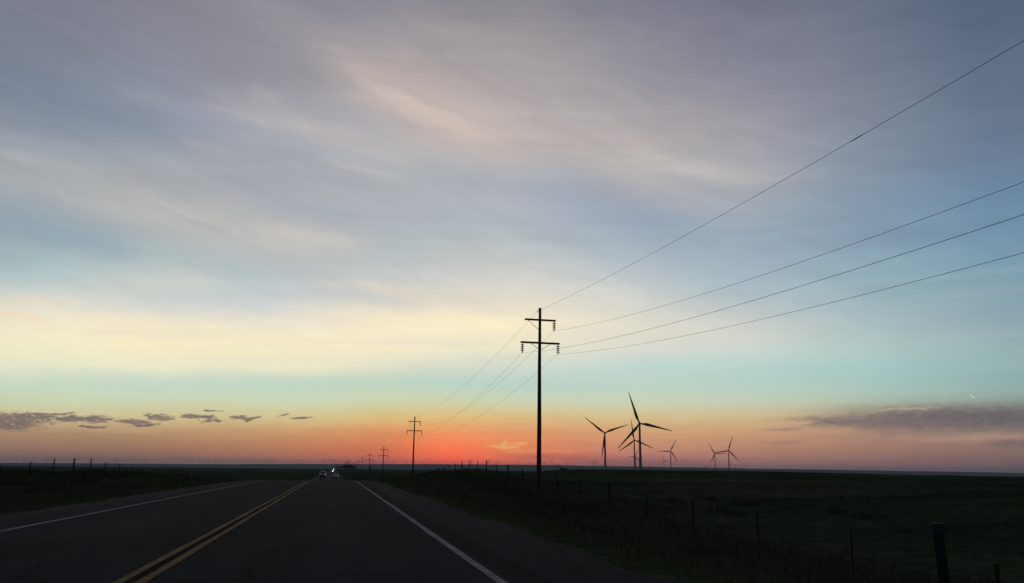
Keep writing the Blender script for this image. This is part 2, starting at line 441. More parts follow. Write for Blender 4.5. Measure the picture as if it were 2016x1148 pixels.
# ------------------------------------------------------------------ fences
def make_fence(X, y_first, step, n, hgt, label, strands, seed, gap=None):
    rr = random.Random(seed)
    root = empty('wire_fence', (X, y_first, tz(X, y_first)))
    base = root.location.copy(); tops = []
    for i in range(n):
        y = y_first + i * step
        if gap and gap(i): continue
        z = tz(X, y); h = hgt + rr.uniform(-.07, .07)
        lx, ly = rr.uniform(-.045, .045), rr.uniform(-.04, .04)
        r0 = rr.choice((.032, .038, .042, .05)) if i % 5 else .06
        bm = bmesh.new()
        tube(bm, [(0, 0, -.3), (lx * .3, ly * .3, .1), (lx * .7, ly * .7, h * .6), (lx, ly, h - .02), (lx, ly, h)], [r0, r0, r0 * .95, r0 * .9, r0 * .6], 8)
        o = from_bm('post', bm, m_post, root); o.location = Vector((X, y, z)) - base
        tops.append((X, y, z, h))
    for s in range(strands):
        bm = bmesh.new(); pts = []
        for (a, b) in zip(tops[:-1], tops[1:]):
            for t in (0, .25, .5, .75):
                f = .95 - s * .21
                pts.append(Vector((a[0] + (b[0] - a[0]) * t, a[1] + (b[1] - a[1]) * t, (a[2] + a[3] * f) * (1 - t) + (b[2] + b[3] * f) * t - .03 * 4 * t * (1 - t))) - base)
        tube(bm, pts, .0035, 4); from_bm('wire', bm, m_wire, root)
    return tag(root, label, 'fence')
def post_y(X, px, py=918): 
    a = RAD(azel(px, py)[0]); return X / math.tan(a)
make_fence(X_FR, post_y(X_FR, 1958, 1100), X_FR * .36, 30, 1.22, 'dark wire fence on uneven posts between the right verge and the field', 5, 3)
make_fence(X_FL, 53.7 - 7 * 4.5, 4.5, 24, 1.22, 'post and wire fence along the grassy bank left of the road', 5, 5)

# ------------------------------------------------------------------ wind turbines
def make_tower(h):
    bm = bmesh.new()
    zs = [-30, 0, h * .33, h * .66, h - 1.8]
    tube(bm, [(0, 0, z) for z in zs], [2.15, 2.15, 1.9, 1.62, 1.35], 20); return bm
def make_nacelle():
    bm = bmesh.new(); box(bm, (0, 2.2, 0.1), (3.5, 9.2, 3.6), bevel=.6)
    tube(bm, [(0, 5.2, 1.8), (0, 5.2, 3.0)], .07, 6); tube(bm, [(-.5, 5.2, 2.7), (.5, 5.2, 2.7)], .05, 6)
    return bm
def make_hub():
    bm = bmesh.new(); tube(bm, [(0, -2.3, 0), (0, -2.8, 0), (0, -3.8, 0), (0, -4.7, 0), (0, -5.1, 0)], [1.2, 1.55, 1.6, .95, .2], 16); return bm
def make_blade(L):
    """Along +Z from the hub centre; swept slightly, twisted, aerofoil sections."""
    bm = bmesh.new(); rings = []
    for t, ch, th, tw in ((.02, 2.0, 1.0, 0), (.06, 2.1, .95, 0), (.12, 2.9, .55, 14), (.2, 4.3, .32, 11), (.32, 3.9, .26, 8), (.5, 2.9, .22, 4), (.7, 2.05, .18, 2), (.88, 1.3, .16, 0), (.97, .75, .15, 0), (1.0, .16, .15, 0)):
        z = t * L; a = RAD(tw); ring = []
        for k in range(12):
            q = 2 * math.pi * k / 12
            cx = math.cos(q) * .5 * ch; cy = math.sin(q) * .5 * ch * th * (1 if math.cos(q) < .2 else .6)
            cx -= (.2 * ch if t > .09 else 0)
            ring.append(bm.verts.new((cx * math.cos(a) - cy * math.sin(a), -3.8 + cx * math.sin(a) + cy * math.cos(a) - .9 * t * t, z)))
        rings.append(ring)
    for i in range(len(rings) - 1):
        for k in range(12): bm.faces.new((rings[i][k], rings[i][(k + 1) % 12], rings[i + 1][(k + 1) % 12], rings[i + 1][k]))
    bm.faces.new(rings[0][::-1]); bm.faces.new(rings[-1])
    return bm
BL = 49.0; HUB = 80.0
me_blade = None
def turbine(px, py, blade_px, angs, label, face=19.0):
    global me_blade
    d = BL / blade_px * 1600
    a, e = azel(px, py); a_r = RAD(a)
    x, y = d * math.sin(a_r), d * math.cos(a_r); zhub = EYE + d * math.tan(RAD(e))
    gz_ = tz(x, y); h = zhub - gz_
    root = empty('wind_turbine', (x, y, gz_), -RAD(face))
    from_bm('tower', make_tower(h), m_turb, root, True)
    o = from_bm('nacelle', make_nacelle(), m_turb, root); o.location = (0, 0, h)
    o = from_bm('hub', make_hub(), m_blade, root, True); o.location = (0, 0, h)
    for an in angs:
        if me_blade is None:
            b = from_bm('blade', make_blade(BL), m_blade, root, True); me_blade = b.data
        else:
            b = bpy.data.objects.new('blade', me_blade); COL.objects.link(b); b.parent = root
        b.location = (0, 0, h); b.rotation_euler = (0, RAD(an), 0)
    return tag(root, label, 'wind turbine', 'wind turbines standing beyond the right field')
turbine(1259, 834, 65, (-18, 103, 222), 'largest wind turbine, its left lower blade crossing another rotor')
turbine(1190.7, 852.5, 50, (-51.8, 70.5, 188.5), 'wind turbine closest to the main utility pole, one blade hanging against its tower')
turbine(1248.6, 866.6, 40, (-7.3, 113.5, 234), 'mid-size wind turbine partly behind the largest turbine, one blade straight up')
turbine(1320, 888, 25, (28, 149, 269), 'small wind turbine alone right of the largest, one blade level to the left')
turbine(1307.5, 906.8, 10.3, (-15.8, 101, 219), 'tiny wind turbine just left of the small turbine with a level blade')
turbine(1407, 893, 22.5, (-29, 91.5, 207), 'left one of the pair of small turbines with crossing blades')
turbine(1434, 887, 28.5, (18, 138.5, 261.5), 'right one of the pair of small turbines, the taller, one blade up')
turbine(1251, 898.4, 15.5, (25, 145, 268), 'small turbine low behind the largest tower, one blade level to the left')
turbine(1258, 905.5, 13.5, (47, 167, 287), 'small turbine lowest behind the largest turbine, hub beside its tower')

# tiny ones on the ridge: one mesh each
def ridge_turbine_mesh(seed):
    bm = make_tower(78); rr = random.Random(seed); a0 = rr.uniform(0, 120)
    b2 = make_nacelle(); bmesh.ops.translate(b2, vec=(0, 0, 78), verts=b2.verts); tmp = bpy.data.meshes.new('t'); b2.to_mesh(tmp); b2.free(); bm.from_mesh(tmp)
    for k in range(3):
        b3 = make_blade(44); bmesh.ops.rotate(b3, cent=(0, 0, 0), matrix=Matrix.Rotation(RAD(a0 + 120 * k), 3, 'Y'), verts=b3.verts)
        bmesh.ops.translate(b3, vec=(0, 0, 78), verts=b3.verts); b3.to_mesh(tmp); b3.free(); bm.from_mesh(tmp)
    bpy.data.meshes.remove(tmp)
    me = bpy.data.meshes.new('ridge_turbine'); bm.to_mesh(me); bm.free(); me.materials.append(m_blade); return me
rms = [ridge_turbine_mesh(i) for i in range(5)]
spots = []
for c, n, w in ((40, 7, 40), (130, 6, 45), (250, 6, 60), (400, 11, 50), (520, 9, 45), (640, 10, 45), (780, 11, 60), (890, 10, 50), (985, 9, 40), (1080, 7, 40), (1165, 4, 20)):
    for i in range(n): spots.append(c + random.uniform(-w, w))
for i, px in enumerate(sorted(spots)):
    a = RAD(azel(px, 918)[0]); d = random.uniform(13300, 15200)
    x, y = d * math.sin(a), d * math.cos(a)
    o = bpy.data.objects.new('wind_turbine', rms[i % 5]); COL.objects.link(o)
    o.location = (x, y, tz(x, y) - random.uniform(0, 18)); o.rotation_euler = (0, 0, -RAD(15 + random.uniform(-10, 10))); o.scale = (.85, .85, .85)
    tag(o, 'tiny hazy wind turbine among many along the distant horizon ridge', 'wind turbine', 'far wind turbines along the horizon ridge')

# ------------------------------------------------------------------ vehicles
def loft(bm, sections):
    """sections: (y, half width low, half width high, z low, z high) with rounded shoulders."""
    rings = []
    for y, wl, wh, z0, z1 in sections:
        zm = z0 + (z1 - z0) * .55; b = min(.09, (z1 - z0) * .25)
        pts = [(-wl + b, z0), (-wl, z0 + b), (-wl, zm), (-wh, z1 - b), (-wh + b, z1), (wh - b, z1), (wh, z1 - b), (wl, zm), (wl, z0 + b), (wl - b, z0)]
        rings.append([bm.verts.new((px, y, pz)) for px, pz in pts])
    for i in range(len(rings) - 1):
        n = len(rings[i])
        for k in range(n): bm.faces.new((rings[i][k], rings[i + 1][k], rings[i + 1][(k + 1) % n], rings[i][(k + 1) % n]))
    bm.faces.new(rings[0]); bm.faces.new(rings[-1][::-1])
    bmesh.ops.recalc_face_normals(bm, faces=bm.faces)
def quad_slab(bm, pts, th):
    pts = [Vector(p) for p in pts]; n = (pts[1] - pts[0]).cross(pts[2] - pts[0]).normalized() * th
    a = [bm.verts.new(p) for p in pts]; b = [bm.verts.new(p + n) for p in pts]
    bm.faces.new(a[::-1]); bm.faces.new(b)
    for i in range(4): bm.faces.new((a[i], a[(i + 1) % 4], b[(i + 1) % 4], b[i]))
    bmesh.ops.recalc_face_normals(bm, faces=bm.faces)
def vehicle(name, label, cat, loc, rz, paint, kind, lit=False):
    """Front points to -Y."""
    root = empty(name, loc, rz)
    if kind == 'pickup':
        Lf, Lr, hw, wheel_r, ax = -2.9, 2.9, .98, .41, (-1.95, 1.75)
        bm = bmesh.new(); loft(bm, [(-2.86, .9, .84, .5, 1.02), (-2.7, .97, .92, .42, 1.14), (-1.35, .99, .95, .4, 1.24), (-1.2, .99, .95, .4, 1.24), (.95, .99, .95, .42, 1.24), (1.0, .99, .96, .42, 1.26), (2.85, .98, .95, .5, 1.26)])
        body = from_bm('body', bm, paint, root)
        bm = bmesh.new(); loft(bm, [(-1.3, .9, .86, 1.2, 1.27), (-.62, .9, .74, 1.2, 1.9), (.5, .9, .74, 1.2, 1.93), (.9, .9, .78, 1.2, 1.8), (1.0, .9, .86, 1.2, 1.27)])
        from_bm('cab', bm, paint, root)
        bm = bmesh.new(); quad_slab(bm, [(-.76, -1.24, 1.33), (.76, -1.24, 1.33), (.66, -.68, 1.84), (-.66, -.68, 1.84)], .03); from_bm('windshield', bm, m_glass, root)
        for s in (-1, 1):
            bm = bmesh.new(); quad_slab(bm, [(s * .925, -.95, 1.33), (s * .925, .85, 1.33), (s * .79, .7, 1.8), (s * .79, -.6, 1.8)], -.02 * s); from_bm('side_window', bm, m_glass, root)
            bm = bmesh.new(); box(bm, (s * .74, -2.8, .95), (.34, .16, .2), bevel=.03); from_bm('headlight', bm, m_lamp if lit else m_lamp_off, root)
            bm = bmesh.new(); box(bm, (s * 1.1, -.95, 1.38), (.2, .12, .24), bevel=.03); from_bm('mirror', bm, m_black, root)
        bm = bmesh.new(); box(bm, (0, -2.87, .86), (1.12, .1, .46), bevel=.03); from_bm('grille', bm, m_black, root)
        bm = bmesh.new(); box(bm, (0, -2.92, .52), (1.86, .16, .24), bevel=.04); from_bm('bumper', bm, m_black, root)
        bm = bmesh.new(); box(bm, (0, -2.94, .78), (.28, .04, .1), bevel=.01); from_bm('emblem_bar', bm, m_plate, root)
    else:
        wheel_r, ax = .33, (-1.4, 1.35)
        bm = bmesh.new(); loft(bm, [(-2.3, .74, .68, .36, .68), (-2.1, .88, .8, .26, .8), (-1.0, .91, .86, .24, .96), (1.5, .91, .86, .24, 1.0), (2.2, .88, .82, .28, .98), (2.36, .8, .74, .4, .92)])
        body = from_bm('body', bm, paint, root)
        bm = bmesh.new(); loft(bm, [(-1.15, .82, .78, .92, .99), (-.35, .8, .62, .92, 1.42), (.7, .8, .62, .92, 1.44), (1.75, .8, .74, .92, 1.02)])
        from_bm('cab', bm, paint if not lit else paint, root)
        bm = bmesh.new(); quad_slab(bm, [(-.68, -1.08, 1.04), (.68, -1.08, 1.04), (.56, -.42, 1.385), (-.56, -.42, 1.385)], .025); from_bm('windshield', bm, m_glass, root)
        bm = bmesh.new(); quad_slab(bm, [(-.68, 1.66, 1.06), (-.56, .82, 1.41), (.56, .82, 1.41), (.68, 1.66, 1.06)], .025); from_bm('rear_window', bm, m_glass, root)
        for s in (-1, 1):
            bm = bmesh.new(); quad_slab(bm, [(s * .8, -.85, 1.02), (s * .8, 1.3, 1.04), (s * .665, .75, 1.38), (s * .665, -.35, 1.37)], -.02 * s); from_bm('side_window', bm, m_glass, root)
            bm = bmesh.new(); box(bm, (s * .62, -2.2, .68), (.34, .22, .18), bevel=.03); from_bm('headlight', bm, m_lamp if lit else m_lamp_off, root)
            bm = bmesh.new(); box(bm, (s * .66, 2.3, .8), (.3, .14, .16), bevel=.03); from_bm('tail_light', bm, m_tail, root)
            bm = bmesh.new(); box(bm, (s * .96, -.75, 1.0), (.18, .1, .14), bevel=.02); from_bm('mirror', bm, paint, root)
        bm = bmesh.new(); box(bm, (0, 2.33, .78), (1.3, .12, .36), bevel=.02); from_bm('trunk_panel', bm, m_black, root)
        bm = bmesh.new(); box(bm, (0, 2.38, .44), (1.5, .14, .18), bevel=.04); from_bm('bumper', bm, m_plate if not lit else paint, root)
        bm = bmesh.new(); box(bm, (0, -2.27, .55), (.9, .1, .16), bevel=.03); from_bm('grille', bm, m_black, root)
    for s in (-1, 1):
        for y in ax:
            w = from_bm('wheel', cyl_x(s * .8, y, wheel_r, wheel_r, .24), m_tyre, root)
            from_bm('rim', cyl_x(s * .925, y, wheel_r, wheel_r * .62, .03), m_rim, w)
    return tag(root, label, cat)
def cyl_x(x, y, z, r, w):
    bm = bmesh.new(); tube(bm, [(x - w / 2, y, z), (x - w / 2 + .02, y, z), (x + w / 2 - .02, y, z), (x + w / 2, y, z)], [r * .93, r, r, r * .93], 20); return bm
def on_road(x, y): return (x, y, float(zroad(y)) + .004)
vehicle('pickup_truck', 'pale pickup truck with dark grille coming towards the camera past the crest', 'truck', on_road(-3.85, 284), 0, m_white, 'pickup').scale = (1.05, 1.05, 1.2)
vehicle('car', 'low car driving away in the right lane beside the pickup, bright bumper', 'car', on_road(.5, 288), 0, m_silver, 'car')
vehicle('car', 'far oncoming car with lit headlights, the nearer and lower of two', 'car', on_road(-2.3, 1080), 0, m_dark, 'car', True)
vehicle('pickup_truck', 'farthest oncoming truck, lit headlights just above those of the car ahead', 'truck', on_road(-1.3, 1700), 0, m_dark, 'pickup', True)

# ------------------------------------------------------------------ roadside markers
def delineator(loc, h, w, cap, label, capmat):
    root = empty('delineator_post', loc)
    bm = bmesh.new(); box(bm, (0, 0, h / 2 - .15), (w, w * .35, h + .3), bevel=.008)
    from_bm('post', bm, m_poly, root)
    bm = bmesh.new(); box(bm, (0, -.004, h + cap / 2 + .001), (w * 1.04, w * .4, cap), bevel=.006)
    from_bm('reflector', bm, capmat, root)
    return tag(root, label, 'marker post')
d = ray(1850, 1029); t = (.72 - EYE) / d.z; X, Y = d.x * t, d.y * t
z = tz(X, Y); o = delineator((X, Y, z), .72 - z - .09, .09, .085, 'dark roadside marker post with a pale reflector cap near the right verge', m_reflect); o.rotation_euler = (RAD(1), RAD(-1.5), -RAD(38))
Yd = 262; Xd = (711 - 659) / 1605 * Yd; z = tz(Xd, Yd)
delineator((Xd, Yd, z), 1.15, .16, .34, 'tiny post with a bright white reflector among the far utility poles', m_reflector)

# ------------------------------------------------------------------ trees
def tree(x, y, h, w, seed, label, group=None):
    rr = random.Random(seed); z = tz(x, y)
    root = empty('tree', (x, y, z))
    bm = bmesh.new()
    tube(bm, [(0, 0, -.5), (0, 0, h * .2), (.02 * h, 0, h * .5), (.03 * h, .01 * h, h * .8)], [h * .04, h * .03, h * .02, h * .006], 7)
    for k in range(5):
        a = rr.uniform(0, 6.28); s = h * rr.uniform(.25, .5)
        tube(bm, [(0, 0, s), (math.cos(a) * w * .2, math.sin(a) * w * .2, s + h * .15), (math.cos(a) * w * .38, math.sin(a) * w * .38, s + h * .25)], [h * .014, h * .009, h * .003], 5)
    from_bm('trunk', bm, m_bark, root)
    n = 420; v = []; f = []
    blobs = [(rr.uniform(-.32, .32) * w, rr.uniform(-.32, .32) * w, h * rr.uniform(.35, .85), rr.uniform(.16, .3)) for _ in range(9)]
    for i in range(n):
        b = rr.choice(blobs); R = b[3]
        p = Vector((rr.gauss(0, 1), rr.gauss(0, 1), rr.gauss(0, 1))).normalized() * rr.uniform(.5, 1) ** .5
        c = Vector((b[0] + p.x * R * w, b[1] + p.y * R * w, min(h, b[2] + p.z * R * h * .7)))
        s = h * .045 * rr.uniform(.6, 1.4)
        e1 = Vector((rr.gauss(0, 1), rr.gauss(0, 1), rr.gauss(0, 1))).normalized(); e2 = e1.orthogonal()
        k = len(v); v += [c + e1 * s, c + e2 * s * .7, c - e1 * s, c - e2 * s * .7]; f.append((k, k + 1, k + 2, k + 3))
    from_arrays('crown', np.array([tuple(q) for q in v]), f, m_leaf, root)
    return tag(root, label, 'tree', group)
def at(px, d, py=918):
    a = RAD(azel(px, py)[0]); return d * math.sin(a), d * math.cos(a)
for i, (px, d, h, w) in enumerate(((1104, 900, 6.9, 3.4), (1106, 905, 7.4, 3), (1110.5, 900, 6.7, 3.4), (1114, 910, 6.6, 3.2))):
    tree(*at(px, d), h, w, i, 'small dark tree peeking over the field edge right of the main pole', 'trees peeking over the field edge')
tree(*at(730, 1500), 6.4, 7, 11, 'lone small tree on the plain between the third and fourth poles')
for i, (px, d, h, w) in enumerate(((666, 1950, 9, 12), (671, 1900, 10, 12), (675.5, 1850, 10.5, 13), (680, 1800, 11.5, 13), (684.5, 1750, 12, 13), (689, 1700, 11.5, 12), (693.5, 1700, 9, 12), (698, 1690, 7, 10))):
    tree(*at(px, d), h, w, 20 + i, 'far dark tree in the clump where the line of poles meets the horizon', 'clump of far trees beside the highway')
for i, (px, d, h, w) in enumerate(((861, 1500, 6.2, 6), (866, 1480, 5.6, 7), (872, 1490, 6.4, 6), (877, 1470, 5.6, 7))):
    tree(*at(px, d), h, w, 40 + i, 'low dark shrubby tree on the plain under the red sunset glow', 'low trees under the sunset glow')
for i, px in enumerate((1093, 1097, 1101, 1105)):
    tree(*at(px, 13900), 15, 44, 50 + i, 'distant grove tree forming a low bump on the horizon ridge', 'grove on the horizon ridge')
# small tower on the ridge
x, y = at(1388, 13900, 925); z = tz(x, y)
root = empty('grain_elevator', (x, y, z - 4)); tag(root, 'tiny block-like tower on the far ridge left of the turbine pair', 'tower')
bm = bmesh.new()
for k in range(3): tube(bm, [((k - 1) * 9.5, 0, 0), ((k - 1) * 9.5, 0, 24)], 4.6, 16)
from_bm('silo', bm, m_concrete, root)
bm = bmesh.new(); box(bm, (3, 0, 33), (10, 8, 17.9), bevel=.3); from_bm('headhouse', bm, m_concrete, root)

# ------------------------------------------------------------------ grass and weeds
def blades(name, P, hmin, hmax, wscale, per, spread, lean, mt, label):
    n = len(P); k = n * per
    base = np.repeat(P, per, 0)
    dist = np.hypot(base[:, 0], base[:, 1])
    off = rng.normal(0, 1, (k, 2)) * (spread * (1 + dist / 40))[:, None]
    bx = base[:, 0] + off[:, 0]; by = base[:, 1] + off[:, 1]
    ok = (bx > X_ER + .12) | (bx < X_EL - .12)
    bx, by, dist = bx[ok], by[ok], dist[ok]; k = len(bx)
    bz = terrain(bx, by) - .03
    h = rng.uniform(hmin, hmax, k) * rng.uniform(.6, 1.15, k)
    edge = np.minimum(np.where(bx > 0, bx - X_ER, X_EL - bx), 2.0) / 2.0
    h = h * (.35 + .65 * np.clip(edge, 0, 1))
    w = wscale * (.5 + dist / 14)
    a = rng.uniform(0, 6.283, k); la = rng.uniform(0, 6.283, k); ll = h * rng.uniform(.1, lean, k)
    dx, dy = np.cos(a) * w / 2, np.sin(a) * w / 2
    tip = np.stack([bx + np.cos(la) * ll, by + np.sin(la) * ll, bz + h], -1)
    mid = np.stack([bx + np.cos(la) * ll * .35, by + np.sin(la) * ll * .35, bz + h * .55], -1)
    d3 = np.stack([dx, dy, np.zeros(k)], -1); b0 = np.stack([bx, by, bz], -1)
    V = np.stack([b0 - d3, b0 + d3, mid + d3 * .75, tip, mid - d3 * .75], 1).reshape(-1, 3)
    i = np.arange(k)[:, None] * 5 + np.arange(5)[None]
    o = from_arrays(name, V, i, mt); tag(o, label, kind='stuff'); return o
def scatter(n, x0, x1, rmin, rmax, side):
    r = rmin * (rmax / rmin) ** rng.uniform(0, 1, n)          # even spread over the picture
    lat = x0 + (x1 - x0) * rng.uniform(0, 1, n) ** 1.25
    y = np.sqrt(np.maximum(r * r - lat * lat, 0)); ok = y > 1.5
    return np.stack([side * lat[ok], y[ok]], -1)
# verge between pavement and fence, field beyond
blades('grass', scatter(15000, X_ER + .1, 15, 4.5, 130, 1), .08, .26, .007, 7, .07, .7, m_grass, 'dark grass on the right verge between pavement and fence')
blades('grass', scatter(9000, 14, 70, 15, 160, 1), .08, .22, .009, 6, .1, .7, m_grass, 'dark grass of the right field behind the fence')
blades('grass', scatter(14000, -X_EL + .1, 24, 9, 140, -1), .08, .28, .007, 7, .08, .7, m_grass, 'dark grass on the left verge and bank')
blades('tall_grass', scatter(1500, 5.5, 13, 5.5, 60, 1), .3, .75, .004, 3, .12, .5, m_weed, 'taller seed stems on the right verge')
blades('tall_grass', np.stack([rng.normal(13.2, .8, 2600), 9 + 75 * rng.uniform(0, 1, 2600) ** 1.3], -1), .3, .62, .006, 5, .1, .6, m_grass, 'tall grass along the foot of the right fence')
blades('tall_grass', scatter(1100, 8.5, 20, 14, 80, -1), .3, .7, .004, 3, .14, .5, m_weed, 'taller seed stems on the left bank')
def clumps(n, gen, hmin, hmax, label):
    P = []
    for _ in range(n):
        x, y, r = gen()
        m = int(26 * r * r + 14)
        P.append(np.stack([x + rng.normal(0, r * .5, m), y + rng.normal(0, r * .8, m)], -1))
    return blades('weeds', np.concatenate(P), hmin, hmax, .012, 9, .07, .55, m_weed, label)
clumps(46, lambda: (random.uniform(-24, -13.5), random.uniform(26, 78), random.uniform(.5, 1.5)), .2, .48, 'dark bushy weeds on the left bank by the fence')
clumps(40, lambda: (random.uniform(8.5, 17), random.uniform(38, 92), random.uniform(.4, 1.3)), .16, .36, 'dark weeds along the right fence')
clumps(36, lambda: (random.uniform(8, 24), random.uniform(9, 46), random.uniform(.3, .9)), .15, .38, 'dark weed clumps in the near right verge and field')

# ------------------------------------------------------------------ sky
TX = [0, 250, 500, 750, 880, 1000, 1250, 1500, 1750, 2016]
TY = [0, 115, 200, 270, 345, 430, 500, 540, 600, 640, 690, 725, 738, 755, 790, 820, 850, 880, 912]
SKY = [
 [(123,124,139),(131,130,143),(146,145,153),(137,136,148),(132,132,142),(135,134,142),(121,121,137),(113,115,133),(96,108,130),(74,93,119)],
 [(119,127,145),(129,133,148),(149,150,158),(155,151,157),(157,151,154),(155,150,153),(147,147,157),(129,131,147),(117,124,144),(86,106,131)],
 [(123,137,156),(134,145,163),(156,158,170),(177,170,172),(180,171,169),(174,166,165),(155,152,159),(144,144,157),(120,127,146),(91,113,138)],
 [(147,154,167),(149,157,170),(164,169,180),(177,176,180),(186,179,176),(188,179,175),(173,166,167),(155,156,165),(126,137,156),(97,121,145)],
 [(169,173,173),(175,176,176),(163,169,177),(174,177,181),(173,177,183),(172,175,183),(172,169,174),(163,167,175),(126,144,166),(102,131,158)],
 [(148,165,178),(170,177,180),(182,184,186),(174,180,188),(174,181,190),(176,183,192),(155,167,183),(157,169,181),(127,151,173),(105,141,167)],
 [(159,180,184),(169,185,188),(191,194,191),(183,191,192),(185,192,193),(187,193,194),(169,182,194),(155,173,189),(135,163,182),(113,147,171)],
 [(167,191,198),(187,199,198),(181,196,202),(199,203,202),(199,203,202),(201,203,203),(189,198,202),(162,184,195),(145,175,187),(123,156,173)],
 [(224,222,205),(208,213,208),(205,210,210),(220,215,204),(224,218,205),(226,220,206),(213,214,206),(184,195,198),(155,182,188),(132,161,172)],
 [(240,231,205),(240,229,201),(238,230,205),(248,235,201),(251,238,200),(251,238,200),(230,225,206),(203,208,202),(166,188,190),(140,167,174)],
 [(240,235,200),(247,238,200),(243,235,200),(243,232,200),(240,231,200),(236,229,200),(219,219,208),(198,211,206),(168,197,193),(144,173,175)],
 [(230,230,201),(238,234,202),(238,232,201),(230,228,201),(218,222,203),(207,217,205),(190,214,208),(182,210,204),(163,198,194),(146,176,176)],
 [(210,220,198),(208,219,199),(206,218,199),(212,218,197),(206,216,199),(199,214,200),(193,213,202),(182,209,200),(164,196,189),(145,173,172)],
 [(198,214,195),(198,214,196),(195,214,197),(194,214,196),(189,213,199),(190,213,199),(192,213,199),(184,209,199),(166,195,188),(144,172,171)],
 [(200,210,178),(204,212,179),(205,213,180),(205,212,178),(205,211,177),(205,210,177),(203,208,179),(196,203,180),(176,190,172),(150,166,158)],
 [(206,192,152),(207,194,153),(210,195,147),(217,193,134),(221,190,128),(218,191,136),(213,190,142),(205,185,146),(186,172,148),(158,152,146)],
 [(170,142,114),(176,146,112),(194,151,110),(218,150,100),(240,155,99),(226,156,108),(209,164,122),(199,160,122),(178,144,122),(158,138,126)],
 [(144,114,98),(152,117,95),(176,125,93),(210,118,81),(255,124,77),(232,132,86),(196,139,112),(181,136,112),(158,122,108),(136,110,104)],
 [(122,98,95),(123,98,90),(140,104,94),(188,98,82),(255,97,66),(226,106,80),(162,109,108),(146,110,104),(128,100,100),(112,92,96)],
]
def sky_at(px, py):
    px = min(max(px, TX[0]), TX[-1]); pyc = min(max(py, TY[0]), TY[-1])
    i = max(k for k in range(len(TX) - 1) if TX[k] <= px); j = max(k for k in range(len(TY) - 1) if TY[k] <= pyc)
    u = (px - TX[i]) / (TX[i + 1] - TX[i]); v = (pyc - TY[j]) / (TY[j + 1] - TY[j])
    c = [0, 0, 0]
    for a, wa in ((i, 1 - u), (i + 1, u)):
        for b, wb in ((j, 1 - v), (j + 1, v)):
            q = lin(SKY[b][a]); c = [c[k] + q[k] * wa * wb for k in range(3)]
    return c
LOWGAIN = [(0, (1.7, 1.45, 1.4)), (.3, (1.6, 1.38, 1.3)), (.8, (1.38, 1.25, 1.16)), (1.4, (1.22, 1.15, 1.08)), (2.5, (1.14, 1.06, 1.0)), (3.5, (1.1, 1.08, 1.01)), (4.7, (1.07, 1.09, 1.08)), (5.9, (1.01, 1.04, 1.05)), (7.5, (1.07, 1.06, 1.05)), (10, (1.05, 1.04, 1.04)), (13, (1, 1, 1)), (14, (1, 1, 1))]      # haze compensation by elevation in degrees
def comp(el):
    for (a, ca), (b, cb) in zip(LOWGAIN[:-1], LOWGAIN[1:]):
        if a <= el <= b: return [ca[k] + (cb[k] - ca[k]) * (el - a) / (b - a) for k in range(3)]
    return LOWGAIN[-1][1]
ZEN = lin((52, 62, 86)); EAST = lin((58, 64, 86)); EAST_LOW = lin((66, 66, 80))
ELS = [0, .3, .7, 1.2, 1.8, 2.4, 3, 3.5, 4, 4.5, 5, 5.4, 5.8, 6.15, 6.4, 6.7, 7.1, 7.6, 8.2, 9, 10, 11, 12, 13.2, 15, 17, 20, 23, 27, 32, 50, 90]
AZS = []
for x in TX: AZS.append((azel(x, 918)[0], x))
COLS = [(-180, None, 0.0), (-75, 0, .28), (-42, 0, .62)] + [(a, x, 1.0) for a, x in AZS] + [(62, 2016, .7), (95, 2016, .3), (180, None, 0.0)]
def col_color(az, el, keep, clampx):
    a = min(max(az, AZS[0][0]), AZS[-1][0])
    e = min(el, 31)
    p = project(a, max(e, .02))
    c = sky_at(*p)
    g = comp(el); c = [c[k] * g[k] for k in range(3)]
    if el > 31:
        t = min(1, (el - 31) / 45); t = t ** .7; c = [c[k] * (1 - t) + ZEN[k] * t for k in range(3)]
    t = min(1, el / 30); e3 = [EAST_LOW[k] * (1 - t) + EAST[k] * t for k in range(3)]
    t = min(1, max(0, (el - 30) / 50)); e3 = [e3[k] * (1 - t) + ZEN[k] * t for k in range(3)]
    return tuple(c[k] * keep + e3[k] * (1 - keep) for k in range(3))

world = bpy.data.worlds.new('World'); S.world = world; world.use_nodes = True
wt = world.node_tree; wt.nodes.clear()
N = wt.nodes.new; LK = wt.links.new
def sock(n, i, v):
    if isinstance(v, (int, float)): n.inputs[i].default_value = v
    elif isinstance(v, tuple): n.inputs[i].default_value = v
    else: LK(v, n.inputs[i])
def mth(op, a, b=0.0, c=None, clamp=False):
    n = N('ShaderNodeMath'); n.operation = op; n.use_clamp = clamp
    sock(n, 0, a); sock(n, 1, b)
    if c is not None: sock(n, 2, c)
    return n.outputs[0]
def mix(f, a, b, mode='MIX'):
    n = N('ShaderNodeMixRGB'); n.blend_type = mode; sock(n, 0, f); sock(n, 1, a); sock(n, 2, b); return n.outputs[0]
tc = N('ShaderNodeTexCoord')
sp = N('ShaderNodeSeparateXYZ'); LK(tc.outputs['Generated'], sp.inputs[0])
DX, DYY, DZ = sp.outputs
az_n = mth('MULTIPLY', mth('ARCTAN2', DX, DYY), 180 / math.pi)
el_n = mth('MULTIPLY', mth('ARCSINE', DZ), 180 / math.pi)
def vec(x, y, z=0.0):
    n = N('ShaderNodeCombineXYZ'); sock(n, 0, x); sock(n, 1, y); sock(n, 2, z); return n.outputs[0]
def noise2(v, scale, det, rough, dist=0.0):
    n = N('ShaderNodeTexNoise'); n.noise_dimensions = '2D'; LK(v, n.inputs['Vector']); n.inputs['Scale'].default_value = scale
    n.inputs['Detail'].default_value = det; n.inputs['Roughness'].default_value = rough; n.inputs['Distortion'].default_value = dist
    return n.outputs['Fac']
